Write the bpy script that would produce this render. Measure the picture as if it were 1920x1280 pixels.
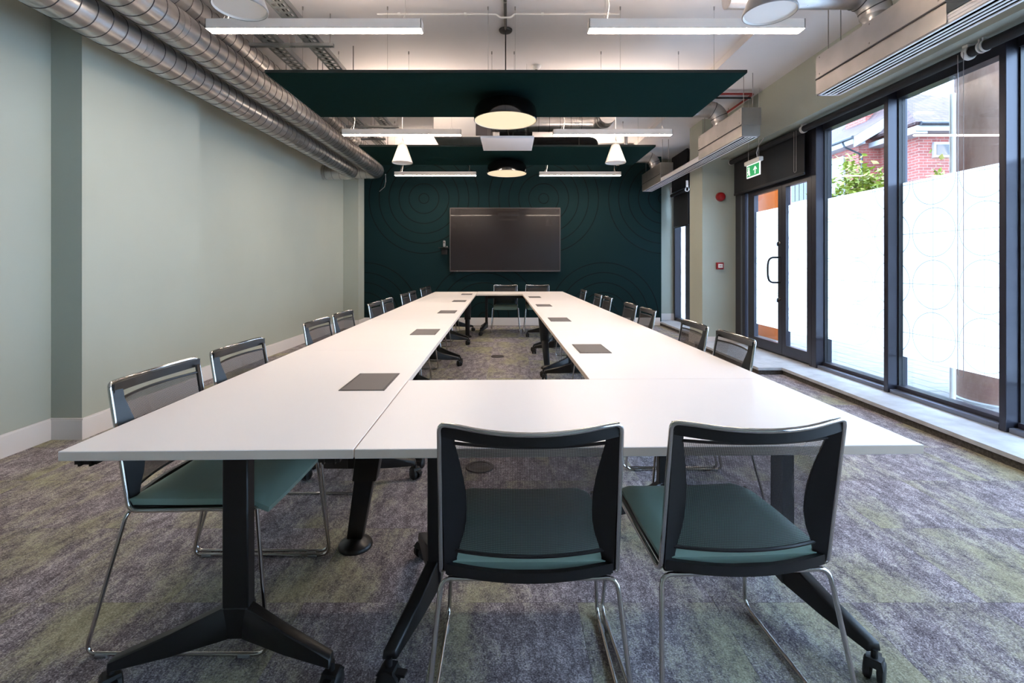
import bpy, bmesh, math, random
from mathutils import Vector, Matrix

# ------------------------------------------------------------------ clear
for o in list(bpy.data.objects):
    bpy.data.objects.remove(o, do_unlink=True)
SC = bpy.context.scene
COL = SC.collection
PI = math.pi
random.seed(7)

# ------------------------------------------------------------------ camera
EYE = 1.238
cam = bpy.data.cameras.new('camera')
cam.sensor_width = 36.0
cam.lens = 17.0
cam.shift_x = 5 / 1920
cam.shift_y = -144 / 1920
cam.clip_start = 0.05
cam_o = bpy.data.objects.new('camera', cam)
cam_o.location = (0, 0, EYE)
cam_o.rotation_euler = (PI / 2, 0, 0)
COL.objects.link(cam_o)
SC.camera = cam_o

# ------------------------------------------------------------------ sky and exposure
SKY = 6.2
world = bpy.data.worlds.new('overcast_sky')
SC.world = world
world.use_nodes = True
wn = world.node_tree.nodes['Background']
wn.inputs[0].default_value = (0.53, 0.72, 1.0, 1)
wn.inputs[1].default_value = SKY
SC.view_settings.view_transform = 'Standard'
SC.view_settings.look = 'None'
SC.view_settings.gamma = 1.0
SC.view_settings.use_curve_mapping = False
SC.view_settings.exposure = 1.34
BAR_DOWN = 34.0      # linear luminaires, downward diffuser
BAR_UP = 34.0        # linear luminaires, upward slot
DOME = 0.29          # dome lamps

# ------------------------------------------------------------------ helpers: materials
def lin(c):
    def f(v):
        v /= 255.0
        return v / 12.92 if v <= 0.04045 else ((v + 0.055) / 1.055) ** 2.4
    return (f(c[0]), f(c[1]), f(c[2]), 1.0)

class NT:
    """small node tree writer"""
    def __init__(self, name):
        self.m = bpy.data.materials.new(name)
        self.m.use_nodes = True
        self.t = self.m.node_tree
        self.n = self.t.nodes
        self.b = self.n['Principled BSDF']
        self.out = self.n['Material Output']
    def link(self, a, b):
        self.t.links.new(a, b)
    def put(self, sock, v):
        if hasattr(v, 'is_linked') or hasattr(v, 'links'):
            self.link(v, sock)
        else:
            sock.default_value = v
    def math(self, op, a, b=0.0, c=0.0):
        x = self.n.new('ShaderNodeMath'); x.operation = op
        self.put(x.inputs[0], a); self.put(x.inputs[1], b); self.put(x.inputs[2], c)
        return x.outputs[0]
    def coord(self, kind='Object'):
        return self.n.new('ShaderNodeTexCoord').outputs[kind]
    def mapping(self, v, scale=(1, 1, 1), loc=(0, 0, 0), rot=(0, 0, 0)):
        x = self.n.new('ShaderNodeMapping')
        self.link(v, x.inputs[0])
        x.inputs['Scale'].default_value = scale
        x.inputs['Location'].default_value = loc
        x.inputs['Rotation'].default_value = rot
        return x.outputs[0]
    def noise(self, v, scale, detail=3, rough=.5):
        x = self.n.new('ShaderNodeTexNoise')
        self.link(v, x.inputs['Vector'])
        x.inputs['Scale'].default_value = scale
        x.inputs['Detail'].default_value = detail
        x.inputs['Roughness'].default_value = rough
        return x.outputs[0]
    def ramp(self, f, stops, interp='LINEAR'):
        x = self.n.new('ShaderNodeValToRGB')
        self.link(f, x.inputs[0])
        e = x.color_ramp.elements
        x.color_ramp.interpolation = interp
        while len(e) < len(stops):
            e.new(0.5)
        for k, (p, c) in enumerate(stops):
            e[k].position = p; e[k].color = c
        return x.outputs[0]
    def mix(self, f, a, b):
        x = self.n.new('ShaderNodeMix'); x.data_type = 'RGBA'
        self.put(x.inputs[0], f); self.put(x.inputs[6], a); self.put(x.inputs[7], b)
        return x.outputs[2]
    def bump(self, h, strength=.2, dist=.01):
        x = self.n.new('ShaderNodeBump')
        x.inputs['Strength'].default_value = strength
        x.inputs['Distance'].default_value = dist
        self.link(h, x.inputs['Height'])
        self.link(x.outputs[0], self.b.inputs['Normal'])

def plain(name, rgb, rough=.5, metal=0.0, coat=0.0, spec=.5, vary=0.0, vscale=6, bump=0.0, bscale=200):
    t = NT(name)
    c = lin(rgb)
    t.b.inputs['Roughness'].default_value = rough
    t.b.inputs['Metallic'].default_value = metal
    t.b.inputs['Coat Weight'].default_value = coat
    t.b.inputs['Specular IOR Level'].default_value = spec
    if vary:
        f = t.noise(t.coord(), vscale, 4)
        a = tuple(v * (1 - vary) for v in c[:3]) + (1,)
        b = tuple(min(1, v * (1 + vary)) for v in c[:3]) + (1,)
        t.link(t.ramp(f, [(.3, a), (.7, b)]), t.b.inputs['Base Color'])
    else:
        t.b.inputs['Base Color'].default_value = c
    if bump:
        t.bump(t.noise(t.coord(), bscale, 2), bump, .002)
    return t.m

def emitter(name, rgb, strength, base=(.8, .8, .8)):
    t = NT(name)
    t.b.inputs['Base Color'].default_value = base + (1,)
    t.b.inputs['Emission Color'].default_value = rgb + (1,)
    t.b.inputs['Emission Strength'].default_value = strength
    return t.m

def thin_glass(name, tint=(.93, .96, .97)):
    t = NT(name)
    t.n.remove(t.b)
    tr = t.n.new('ShaderNodeBsdfTransparent'); tr.inputs[0].default_value = tint + (1,)
    gl = t.n.new('ShaderNodeBsdfGlossy'); gl.inputs['Roughness'].default_value = .015
    gl.inputs[0].default_value = (1, 1, 1, 1)
    fr = t.n.new('ShaderNodeFresnel')
    bf = t.n.new('ShaderNodeNewGeometry').outputs['Backfacing']
    t.link(t.math('MULTIPLY_ADD', bf, 1 / 1.5 - 1.5, 1.5), fr.inputs[0])
    mx = t.n.new('ShaderNodeMixShader')
    t.link(fr.outputs[0], mx.inputs[0]); t.link(tr.outputs[0], mx.inputs[1]); t.link(gl.outputs[0], mx.inputs[2])
    t.link(mx.outputs[0], t.out.inputs[0])
    return t.m

M = {}
M['sage'] = plain('sage_wall_paint', (170, 174, 161), .62, vary=.025, vscale=1.5, bump=.04, bscale=150)
M['white_trim'] = plain('white_gloss_trim', (226, 220, 216), .4)
M['ceiling'] = plain('painted_concrete_soffit', (214, 208, 206), .75, vary=.03, vscale=1.2, bump=.06, bscale=60)
M['white'] = plain('white_powder_coat', (225, 220, 214), .45)
M['white_laminate'] = plain('white_laminate', (243, 235, 230), .33, vary=.008, vscale=3)
M['edge'] = plain('table_edge_band', (228, 208, 190), .4)
M['black'] = plain('black_powder_coat', (10, 10, 11), .42)
M['black_plastic'] = plain('black_plastic', (12, 12, 14), .38)
M['rubber'] = plain('black_rubber', (12, 12, 13), .55)
M['frame'] = plain('anthracite_aluminium', (52, 52, 62), .32, metal=.35)
M['frame_dark'] = plain('dark_gasket', (18, 19, 26), .5)
M['sill'] = plain('mill_aluminium_sill', (120, 124, 136), .35, metal=.7)
M['blind'] = plain('black_blind_fabric', (24, 24, 28), .7, bump=.2, bscale=900)
M['chrome'] = plain('polished_chrome', (196, 192, 188), .12, metal=1.0)
M['felt'] = plain('dark_green_felt', (5, 34, 32), .95, spec=.08, vary=.08, vscale=14, bump=.25, bscale=420)
M['felt_edge'] = plain('raft_edge', (10, 22, 22), .9)
M['lid'] = plain('power_lid_plastic', (84, 76, 76), .5, bump=.05, bscale=900)
M['lid_edge'] = plain('power_lid_surround', (58, 52, 53), .45)
M['seat'] = plain('sage_vinyl_upholstery', (142, 170, 158), .5, vary=.04, vscale=8, bump=.08, bscale=350)
M['red'] = plain('red_plastic', (150, 16, 22), .35)
M['redpipe'] = plain('red_pipe_paint', (150, 40, 34), .45)
M['green_sign'] = emitter('exit_sign_green', (.01, .30, .09), .35, (.0, .22, .07))
M['white_sign'] = emitter('exit_sign_white', (.9, 1.0, .93), .42)
M['bar_down'] = emitter('warm_white_diffuser', (1.0, .83, .67), BAR_DOWN)
M['bar_up'] = emitter('warm_white_uplight', (1.0, .82, .68), BAR_UP)
M['dome_glow'] = emitter('dome_diffuser', (1.0, .76, .48), DOME, (.62, .52, .38))
M['dome_black'] = plain('glossy_black_enamel', (8, 7, 7), .1, coat=.6)
M['dome_in'] = plain('dome_inner_white', (245, 232, 210), .5)
M['glass'] = thin_glass('clear_glass')
M['glass_dark'] = thin_glass('house_glass', (.55, .62, .7))
M['concrete'] = None
M['stone'] = plain('pale_stone_kerb', (176, 178, 182), .5, vary=.16, vscale=9, bump=.1, bscale=90)
M['riser'] = plain('dark_carpet_riser', (66, 62, 58), .95, vary=.45, vscale=60, bump=.3, bscale=300)
M['paver'] = plain('weathered_concrete_paver', (124, 121, 118), .8, vary=.12, vscale=7, bump=.2, bscale=80)
M['ground'] = plain('sand_joint', (84, 81, 77), .9, vary=.2, vscale=12)
M['orange'] = plain('orange_render', (240, 116, 16), .6)
M['house_white'] = plain('white_upvc', (150, 150, 152), .4)
M['gutter'] = plain('black_gutter', (40, 42, 48), .4)
M['leaf'] = plain('yellow_green_leaf', (122, 130, 42), .6, vary=.25, vscale=9)
M['bark'] = plain('shrub_stem', (96, 86, 60), .8)
M['grey_case'] = plain('grey_plastic', (120, 118, 118), .4)
M['tv_bezel'] = plain('tv_bezel_grey', (92, 86, 86), .3, metal=.6)
M['tv_screen'] = plain('dark_screen_glass', (24, 15, 17), .22, coat=.3)
M['cable_white'] = plain('white_cable', (220, 216, 212), .5)
M['wire'] = plain('steel_wire', (150, 146, 142), .35, metal=.9)
M['cone'] = plain('pale_grey_speaker_shell', (146, 141, 138), .5)
M['smoke'] = plain('off_white_plastic', (230, 224, 218), .45)
M['galv_box'] = plain('galvanised_sheet', (176, 172, 168), .34, metal=.85, vary=.10, vscale=5)
M['diffuser_white'] = plain('slot_diffuser_white', (228, 224, 226), .35)
M['slot_black'] = plain('slot_black', (3, 3, 5), .9, spec=0.0)
M['chain'] = plain('blind_chain', (150, 140, 136), .4, metal=.4)

def mat_galv():
    t = NT('galvanised_spiral_duct')
    t.b.inputs['Metallic'].default_value = .9
    t.b.inputs['Roughness'].default_value = .27
    f = t.noise(t.coord(), 7, 4, .6)
    t.link(t.ramp(f, [(.3, lin((176, 174, 173))), (.7, lin((200, 197, 195)))]), t.b.inputs['Base Color'])
    r = t.noise(t.coord(), 5, 2)
    t.link(t.math('MULTIPLY_ADD', r, .12, .24), t.b.inputs['Roughness'])
    return t.m
M['galv'] = mat_galv()
M['seam'] = plain('duct_seam', (70, 68, 70), .5, metal=.3)

def mat_tray():
    t = NT('perforated_tray_steel')
    t.b.inputs['Metallic'].default_value = .8
    t.b.inputs['Roughness'].default_value = .4
    t.b.inputs['Base Color'].default_value = lin((140, 142, 142))
    return t.m
M['tray'] = mat_tray()

def mat_carpet():
    t = NT('mottled_carpet_tile')
    geo = t.n.new('ShaderNodeNewGeometry').outputs['Position']
    oi = t.n.new('ShaderNodeObjectInfo').outputs['Random']
    add = t.n.new('ShaderNodeVectorMath'); add.operation = 'ADD'
    comb = t.n.new('ShaderNodeCombineXYZ')
    t.link(t.math('MULTIPLY', oi, 37.0), comb.inputs[0]); t.link(t.math('MULTIPLY', oi, 91.0), comb.inputs[1])
    t.link(geo, add.inputs[0]); t.link(comb.outputs[0], add.inputs[1])
    v = add.outputs[0]
    # broad patches of green, brushed along the room
    patch = t.noise(t.mapping(v, (2.6, 1.1, 1)), 1.0, 3, .55)
    streak = t.noise(t.mapping(v, (17, 7, 1)), 1.0, 5, .7)
    speck = t.noise(t.mapping(v, (1, 1, 1)), 170, 2, .8)
    speck2 = t.noise(t.mapping(v, (1, .7, 1)), 62, 3, .8)
    dk, md, lt = lin((60, 54, 60)), lin((126, 119, 124)), lin((232, 224, 230))
    v1 = t.math('ADD', t.math('MULTIPLY', streak, .55), t.math('MULTIPLY', speck2, .45))
    v2 = t.math('ADD', t.math('MULTIPLY', v1, .55), t.math('MULTIPLY', speck, .45))
    grey = t.ramp(v2, [(.38, dk), (.50, md), (.64, lt)])
    gr = t.ramp(v2, [(.36, lin((102, 102, 82))), (.5, lin((150, 148, 121))), (.66, lin((190, 186, 158)))])
    gmask = t.math('ADD', t.math('MULTIPLY', patch, 1.0), t.math('MULTIPLY', t.math('SUBTRACT', streak, .5), .45))
    gm = t.ramp(t.math('ADD', gmask, t.math('MULTIPLY', t.math('SUBTRACT', speck2, .5), .35)), [(.46, (0, 0, 0, 1)), (.64, (1, 1, 1, 1))])
    t.link(t.mix(t.math('MULTIPLY', gm, .84), grey, gr), t.b.inputs['Base Color'])
    t.b.inputs['Roughness'].default_value = .97
    t.b.inputs['Specular IOR Level'].default_value = .15
    t.bump(speck, .5, .004)
    return t.m
M['carpet'] = mat_carpet()

def mat_feature():
    """dark green wall with grooves in concentric circles"""
    t = NT('dark_green_ringed_panel')
    sep = t.n.new('ShaderNodeSeparateXYZ'); t.link(t.coord(), sep.inputs[0])
    x, z = sep.outputs[0], sep.outputs[2]
    def rings(x0, z0):
        u = t.math('DIVIDE', t.math('SUBTRACT', x, x0), 2.44)
        u = t.math('MULTIPLY', t.math('SUBTRACT', u, t.math('ROUND', u)), 2.44)
        w = t.math('SUBTRACT', z, z0)
        r = t.math('SQRT', t.math('ADD', t.math('MULTIPLY', u, u), t.math('MULTIPLY', w, w)))
        q = t.math('DIVIDE', r, .203)
        fr = t.math('ABSOLUTE', t.math('SUBTRACT', t.math('FRACT', q), .5))
        line = t.math('LESS_THAN', fr, .034)
        return t.math('MULTIPLY', line, t.math('LESS_THAN', q, 6.0))
    m = t.math('MAXIMUM', rings(-1.74, 2.585), rings(-.52, .163))
    t.link(t.mix(m, lin((8, 34, 37)), lin((2, 7, 8))), t.b.inputs['Base Color'])
    t.b.inputs['Roughness'].default_value = .75
    t.b.inputs['Specular IOR Level'].default_value = .15
    t.bump(t.math('SUBTRACT', 1.0, m), .4, .004)
    return t.m
M['feature'] = mat_feature()

def mat_film():
    """frosted privacy film with a faint pattern of circles and lines"""
    t = NT('frosted_film')
    t.n.remove(t.b)
    sep = t.n.new('ShaderNodeSeparateXYZ'); t.link(t.coord(), sep.inputs[0])
    y, z = sep.outputs[1], sep.outputs[2]
    C = .44
    def cell(s, off):
        u = t.math('DIVIDE', t.math('SUBTRACT', s, off), C)
        return t.math('MULTIPLY', t.math('SUBTRACT', u, t.math('ROUND', u)), C)
    a, b = cell(y, .1), cell(z, .63)
    r = t.math('SQRT', t.math('ADD', t.math('MULTIPLY', a, a), t.math('MULTIPLY', b, b)))
    l1 = t.math('LESS_THAN', t.math('ABSOLUTE', t.math('SUBTRACT', r, .205)), .0035)
    l2 = t.math('LESS_THAN', t.math('ABSOLUTE', a), .0028)
    l3 = t.math('LESS_THAN', t.math('ABSOLUTE', b), .0028)
    m = t.math('MAXIMUM', l1, t.math('MAXIMUM', l2, l3))
    tl = t.n.new('ShaderNodeBsdfTranslucent')
    t.link(t.mix(t.math('MULTIPLY', m, .9), (.93, .935, .94, 1), (.12, .125, .13, 1)), tl.inputs[0])
    df = t.n.new('ShaderNodeBsdfDiffuse'); df.inputs[0].default_value = (.6, .62, .64, 1)
    mx = t.n.new('ShaderNodeMixShader'); mx.inputs[0].default_value = .05
    t.link(tl.outputs[0], mx.inputs[1]); t.link(df.outputs[0], mx.inputs[2])
    t.link(mx.outputs[0], t.out.inputs[0])
    return t.m
M['film'] = mat_film()

def mat_mesh():
    """black open weave"""
    t = NT('black_woven_mesh')
    t.n.remove(t.b)
    uv = t.coord()
    sep = t.n.new('ShaderNodeSeparateXYZ'); t.link(uv, sep.inputs[0])
    def thread(s, per):
        return t.math('ABSOLUTE', t.math('SUBTRACT', t.math('FRACT', t.math('DIVIDE', s, per)), .5))
    w = t.math('MINIMUM', thread(sep.outputs[0], .0042), thread(sep.outputs[2], .0042))
    solid = t.math('LESS_THAN', w, .21)
    fac = t.math('MULTIPLY_ADD', solid, .36, .47)
    tr = t.n.new('ShaderNodeBsdfTransparent'); tr.inputs[0].default_value = (1, 1, 1, 1)
    df = t.n.new('ShaderNodeBsdfPrincipled'); df.inputs['Base Color'].default_value = lin((36, 31, 33))
    df.inputs['Roughness'].default_value = .6
    mx = t.n.new('ShaderNodeMixShader')
    t.link(fac, mx.inputs[0]); t.link(tr.outputs[0], mx.inputs[1]); t.link(df.outputs[0], mx.inputs[2])
    t.link(mx.outputs[0], t.out.inputs[0])
    return t.m
M['mesh'] = mat_mesh()

def mat_brick(name, c1, c2, mortar, axis='Y'):
    t = NT(name)
    sep = t.n.new('ShaderNodeSeparateXYZ'); t.link(t.coord(), sep.inputs[0])
    cmb = t.n.new('ShaderNodeCombineXYZ')
    t.link(t.math('ADD', sep.outputs[0], sep.outputs[1]), cmb.inputs[0]); t.link(sep.outputs[2], cmb.inputs[1])
    b = t.n.new('ShaderNodeTexBrick')
    t.link(cmb.outputs[0], b.inputs['Vector'])
    b.inputs['Scale'].default_value = 1.0
    b.inputs['Brick Width'].default_value = .225; b.inputs['Row Height'].default_value = .075
    b.inputs['Mortar Size'].default_value = .008
    b.inputs['Color1'].default_value = lin(c1); b.inputs['Color2'].default_value = lin(c2); b.inputs['Mortar'].default_value = lin(mortar)
    t.link(b.outputs['Color'], t.b.inputs['Base Color'])
    t.b.inputs['Roughness'].default_value = .85
    t.bump(b.outputs['Fac'], -.3, .01)
    return t.m
M['brick'] = mat_brick('red_brick', (146, 74, 64), (120, 60, 52), (138, 112, 102))

def mat_tiles():
    t = NT('clay_roof_tiles')
    b = t.n.new('ShaderNodeTexBrick')
    t.link(t.coord('UV'), b.inputs['Vector'])
    b.inputs['Scale'].default_value = 1.0
    b.inputs['Brick Width'].default_value = .22; b.inputs['Row Height'].default_value = .2
    b.inputs['Mortar Size'].default_value = .018; b.offset = 0.0
    b.inputs['Color1'].default_value = lin((90, 66, 64)); b.inputs['Color2'].default_value = lin((76, 55, 54)); b.inputs['Mortar'].default_value = lin((58, 44, 44))
    t.link(b.outputs['Color'], t.b.inputs['Base Color'])
    t.b.inputs['Roughness'].default_value = .8
    t.bump(b.outputs['Fac'], -.6, .03)
    return t.m
M['tiles'] = mat_tiles()

def mat_column():
    t = NT('rough_cast_column')
    f = t.noise(t.mapping(t.coord(), (2, 2, .7)), 2.2, 5, .65)
    t.link(t.ramp(f, [(.35, lin((146, 106, 92))), (.62, lin((178, 146, 132)))]), t.b.inputs['Base Color'])
    t.b.inputs['Roughness'].default_value = .7
    t.bump(t.noise(t.coord(), 40, 4), .3, .01)
    return t.m
M['concrete'] = mat_column()

# ------------------------------------------------------------------ helpers: geometry
class MB:
    def __init__(self):
        self.v, self.f, self.mi = [], [], []
        self.cur = 0
        self.uv = None
    def add(self, vs, fs):
        o = len(self.v)
        self.v += [tuple(p) for p in vs]
        for f in fs:
            self.f.append(tuple(i + o for i in f)); self.mi.append(self.cur)
        return self
    def box(self, x0, x1, y0, y1, z0, z1):
        vs = [(x, y, z) for z in (z0, z1) for y in (y0, y1) for x in (x0, x1)]
        return self.add(vs, [(0, 2, 3, 1), (4, 5, 7, 6), (0, 1, 5, 4), (2, 6, 7, 3), (0, 4, 6, 2), (1, 3, 7, 5)])
    def loft(self, secs, cap=True, closed=False):
        n = len(secs[0]); vs = [p for s in secs for p in s]; fs = []
        m = len(secs)
        for i in range(m if closed else m - 1):
            a, b = i * n, ((i + 1) % m) * n
            for j in range(n):
                k = (j + 1) % n
                fs.append((a + j, a + k, b + k, b + j))
        if cap and not closed:
            fs.append(tuple(range(n - 1, -1, -1)))
            fs.append(tuple((m - 1) * n + j for j in range(n)))
        return self.add(vs, fs)
    def prism(self, poly, z0, z1):
        return self.loft([[(x, y, z0) for x, y in poly], [(x, y, z1) for x, y in poly]])
    def tube(self, pts, r, n=8, cap=True, closed=False):
        pts = [Vector(p) for p in pts]
        m = len(pts); secs = []; up = None
        for i, p in enumerate(pts):
            if closed:
                d = pts[(i + 1) % m] - pts[i - 1]
            else:
                d = (pts[min(i + 1, m - 1)] - pts[max(i - 1, 0)])
            d.normalize()
            if up is None:
                up = d.orthogonal().normalized()
            else:
                up = (up - d * up.dot(d)).normalized()
            s = d.cross(up)
            rr = r[i] if isinstance(r, (list, tuple)) else r
            secs.append([p + (up * math.cos(a) + s * math.sin(a)) * rr for a in (2 * PI * k / n for k in range(n))])
        return self.loft(secs, cap, closed)
    def cyl(self, p0, p1, r, n=16, r1=None):
        return self.tube([p0, p1], [r, r if r1 is None else r1], n)
    def lathe(self, prof, c=(0, 0, 0), n=32, axis='Z'):
        secs = []
        for k in range(n):
            a = 2 * PI * k / n
            s = []
            for r, h in prof:
                if axis == 'Z':
                    s.append((c[0] + r * math.cos(a), c[1] + r * math.sin(a), c[2] + h))
                elif axis == 'Y':
                    s.append((c[0] + r * math.cos(a), c[1] + h, c[2] + r * math.sin(a)))
                else:
                    s.append((c[0] + h, c[1] + r * math.cos(a), c[2] + r * math.sin(a)))
            secs.append(s)
        m = len(prof); vs = [p for s in secs for p in s]; fs = []
        for i in range(n):
            a, b = i * m, ((i + 1) % n) * m
            for j in range(m - 1):
                fs.append((a + j, b + j, b + j + 1, a + j + 1))
        return self.add(vs, fs)
    def mesh(self, name, mats, bevel=0.0, seg=2, smooth=40, weld=True):
        me = bpy.data.meshes.new(name)
        me.from_pydata(self.v, [], self.f)
        if not isinstance(mats, (list, tuple)):
            mats = [mats]
        for m in mats:
            me.materials.append(M[m] if isinstance(m, str) else m)
        if len(mats) > 1:
            me.polygons.foreach_set('material_index', self.mi)
        bm = bmesh.new(); bm.from_mesh(me)
        if weld:
            bmesh.ops.remove_doubles(bm, verts=bm.verts, dist=1e-5)
        bmesh.ops.recalc_face_normals(bm, faces=bm.faces)
        if bevel:
            es = [e for e in bm.edges if len(e.link_faces) == 2 and e.calc_face_angle(0) > .6]
            bmesh.ops.bevel(bm, geom=es, offset=bevel, segments=seg, profile=.5, affect='EDGES', clamp_overlap=True)
        bm.to_mesh(me); bm.free()
        if smooth:
            me.shade_smooth()
            me.set_sharp_from_angle(angle=math.radians(smooth))
        me.update()
        return me
    def build(self, name, mats, parent=None, **kw):
        o = bpy.data.objects.new(name, self.mesh(name, mats, **kw))
        COL.objects.link(o)
        if parent:
            o.parent = parent
        return o

def put(name, me, parent=None, loc=(0, 0, 0), rz=0.0):
    o = bpy.data.objects.new(name, me); COL.objects.link(o)
    o.location = loc; o.rotation_euler = (0, 0, rz)
    if parent:
        o.parent = parent
    return o

def tag(o, label, cat, group=None, kind=None):
    o['label'] = label; o['category'] = cat
    if group: o['group'] = group
    if kind: o['kind'] = kind
    return o

def thing(name, label, cat, loc=(0, 0, 0), rz=0.0, group=None, kind=None):
    o = bpy.data.objects.new(name, None); COL.objects.link(o)
    o.empty_display_size = .1
    o.location = loc; o.rotation_euler = (0, 0, rz)
    return tag(o, label, cat, group, kind)

def dup(o, parent=None):
    c = o.copy(); COL.objects.link(c); c.parent = parent
    for ch in list(o.children):
        dup(ch, c)
    return c

def B(*a):
    return MB().box(*a)

def fillet(pts, rad, n=5):
    """round the inner corners of a polyline"""
    P = [Vector(p) for p in pts]; out = [P[0]]
    for i in range(1, len(P) - 1):
        a, b, c = P[i - 1], P[i], P[i + 1]
        u, w = (a - b), (c - b)
        d = min(rad[i - 1] if isinstance(rad, list) else rad, u.length * .49, w.length * .49)
        s, e = b + u.normalized() * d, b + w.normalized() * d
        for k in range(n + 1):
            t = k / n
            out.append(s * (1 - t) ** 2 + b * 2 * t * (1 - t) + e * t * t)
    out.append(P[-1])
    return out

# ------------------------------------------------------------------ room dimensions
XL, XLP = -3.257, -3.037            # left wall, left pier face
YB = 9.853                          # feature wall
YF = -2.2                           # wall behind the camera
ZC = 3.52                           # ceiling
ZC2 = 3.44                          # lowered strip along the windows
XBH, ZBH = 3.20, 2.83               # bulkhead over the windows
XM, XG = 3.43, 3.55                 # mullion face, glass plane
XK, ZK = 3.067, .08                 # kerb
XP, YP0, YP1 = 2.922, 7.32, 7.83    # pillar by the door

# ------------------------------------------------------------------ floor: slab and 50 cm carpet tiles
TH = .006
fl = B(-3.6, 3.8, YF - .2, 10.4, -.12, -TH).build('floor', 'carpet', smooth=0)
tag(fl, 'mottled grey and green carpet tile floor', 'floor', kind='structure')
tile_me = B(-.2494, .2494, -.2494, .2494, -TH, 0).mesh('carpet_tile', 'carpet', smooth=0)
tx0, ty0 = -3.25, .273
k = 0
for i in range(13):
    for j in range(20):
        x, y = tx0 + .25 + .5 * i, ty0 + .25 + .5 * j
        if y > YB + .05:
            continue
        t = put('carpet_tile', tile_me, fl, (x, y, 0))
# dished round floor-box lids
for (x, y, w) in ((-.18, 2.954, 'under the table end that faces the screen'), (-.16, 6.51, 'in the hole of the table ring')):
    g = MB()
    g.lathe([(.0, .0085), (.055, .0085), (.06, .006), (.064, .006), (.066, .0085), (.084, .0075), (.088, .0)], (0, 0, 0), 32)
    o = g.build('floor_box_lid', 'lid_edge'); o.location = (x, y, 0)
    tag(o, 'round brown floor socket lid ' + w, 'floor lid')

# ------------------------------------------------------------------ ceiling
o = B(-3.6, 3.8, YF - .2, 10.4, ZC, ZC + .2).build('ceiling', 'ceiling', smooth=0)
tag(o, 'pale painted concrete ceiling over the meeting room', 'ceiling', kind='structure')
o = B(2.34, 3.8, YF - .2, 10.4, ZC2, ZC).build('trim_11', 'ceiling', smooth=0)
tag(o, 'lower ceiling strip running along the windows', 'ceiling', kind='structure')

# ------------------------------------------------------------------ left wall with piers
o = B(-3.6, XL, YF, YB, -.1, ZC).build('wall_left', 'sage', smooth=0)
tag(o, 'plain sage green plastered wall under the ducts', 'wall', kind='structure')
o = B(XL - .01, XLP, 3.436, 4.74, -.1, ZC).build('trim_12', 'sage', smooth=0)
tag(o, 'broad shallow sage pier on the plain wall', 'pier', kind='structure')
o = B(XL - .01, -2.958, 9.477, YB, -.1, ZC).build('trim_13', 'sage', smooth=0)
tag(o, 'sage pier in the corner beside the dark green wall', 'pier', kind='structure')
o = B(-3.6, 3.8, YF - .2, YF, -.1, ZC).build('wall_front', 'sage', smooth=0)
tag(o, 'sage green wall behind the camera', 'wall', kind='structure')
o = B(-3.6, 3.097, YB, YB + .25, -.1, ZC).build('wall_back', 'feature', smooth=0)
tag(o, 'dark green feature wall grooved with concentric circles', 'wall', kind='structure')
g = MB()
g.box(XBH, 3.61, YF, YP1, ZBH, ZC)                   # bulkhead
g.box(XP, 3.75, YP0, YP1, -.1, ZC)                   # pillar by the door
g.box(3.0, 3.75, 10.1, 10.35, -.1, ZC)               # alcove end
o = g.build('wall_right', 'sage', smooth=0, weld=False)
tag(o, 'sage green bulkhead over the windows with a square pillar', 'wall', kind='structure')

# skirtings
def skirt(name, segs, label, h=.15, z0=0.0):
    g = MB()
    for x0, x1, y0, y1 in segs:
        g.box(x0, x1, y0, y1, z0, z0 + h - .012).box(x0 + .003 * (x1 - x0 < .05), x1 - .003 * (x1 - x0 < .05), y0 + .003 * (y1 - y0 < .05), y1 - .003 * (y1 - y0 < .05), z0 + h - .012, z0 + h)
    o = g.build(name, 'white_trim', smooth=0, weld=False)
    return tag(o, label, 'skirting', kind='structure')
st = .018
skirt('baseboard_left', [(XL, XL + st, YF, 3.436 - st), (XL, XLP + st, 3.436 - st, 3.436), (XLP, XLP + st, 3.436, 4.74), (XL, XL + st, 4.76, 9.477 - st), (XL, -2.958 + st, 9.477 - st, 9.477), (-2.958, -2.958 + st, 9.477, YB - st)], 'white skirting along the plain sage wall and its piers')
skirt('baseboard_back', [(-2.958, XK, YB - st, YB)], 'white skirting under the dark green wall', .16)
skirt('baseboard_right', [(XP - st, XP, YP0, YP1), (XP - st, XM, YP0 - st, YP0)], 'white skirting round the pillar by the glass door')
skirt('baseboard_alcove', [(3.0, XM, 10.1 - st, 10.1)], 'white skirting at the end of the window alcove', .14, ZK)

# ------------------------------------------------------------------ kerb and door landing
g = MB()
g.box(XK, 3.75, YF, 5.44, ZK - .03, ZK)
g.box(2.80, 3.75, 5.44, YP0, ZK - .03, ZK)
g.box(XK, 3.75, YP1, 10.1, ZK - .03, ZK)
kb = g.build('trim_1', 'stone', smooth=0, weld=False)
tag(kb, 'pale stone kerb ledge running under the windows and door', 'kerb', kind='structure')
g = MB()
g.box(XK + .012, 3.75, YF, 5.44, 0, ZK - .03)
g.box(2.812, 3.75, 5.452, YP0, 0, ZK - .03)
g.box(XK + .012, 3.75, YP1, 10.1, 0, ZK - .03)
o = g.build('kerb_riser', 'riser', kb, smooth=0, weld=False)

# ------------------------------------------------------------------ glazing on the right
def mullion(name, y0, y1, label, x0=XM, z0=ZK, z1=ZBH):
    g = MB().box(x0, XG + .06, y0, y1, z0, z1)
    o = g.build(name, 'frame', bevel=.003, seg=1, smooth=0)
    tag(o, label, 'mullion', kind='structure')
    MB().box(XG - .03, XG + .03, y0 - .012, y0, z0, z1).box(XG - .03, XG + .03, y1, y1 + .012, z0, z1).build('gasket', 'frame_dark', o, smooth=0, weld=False)
    return o

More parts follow.
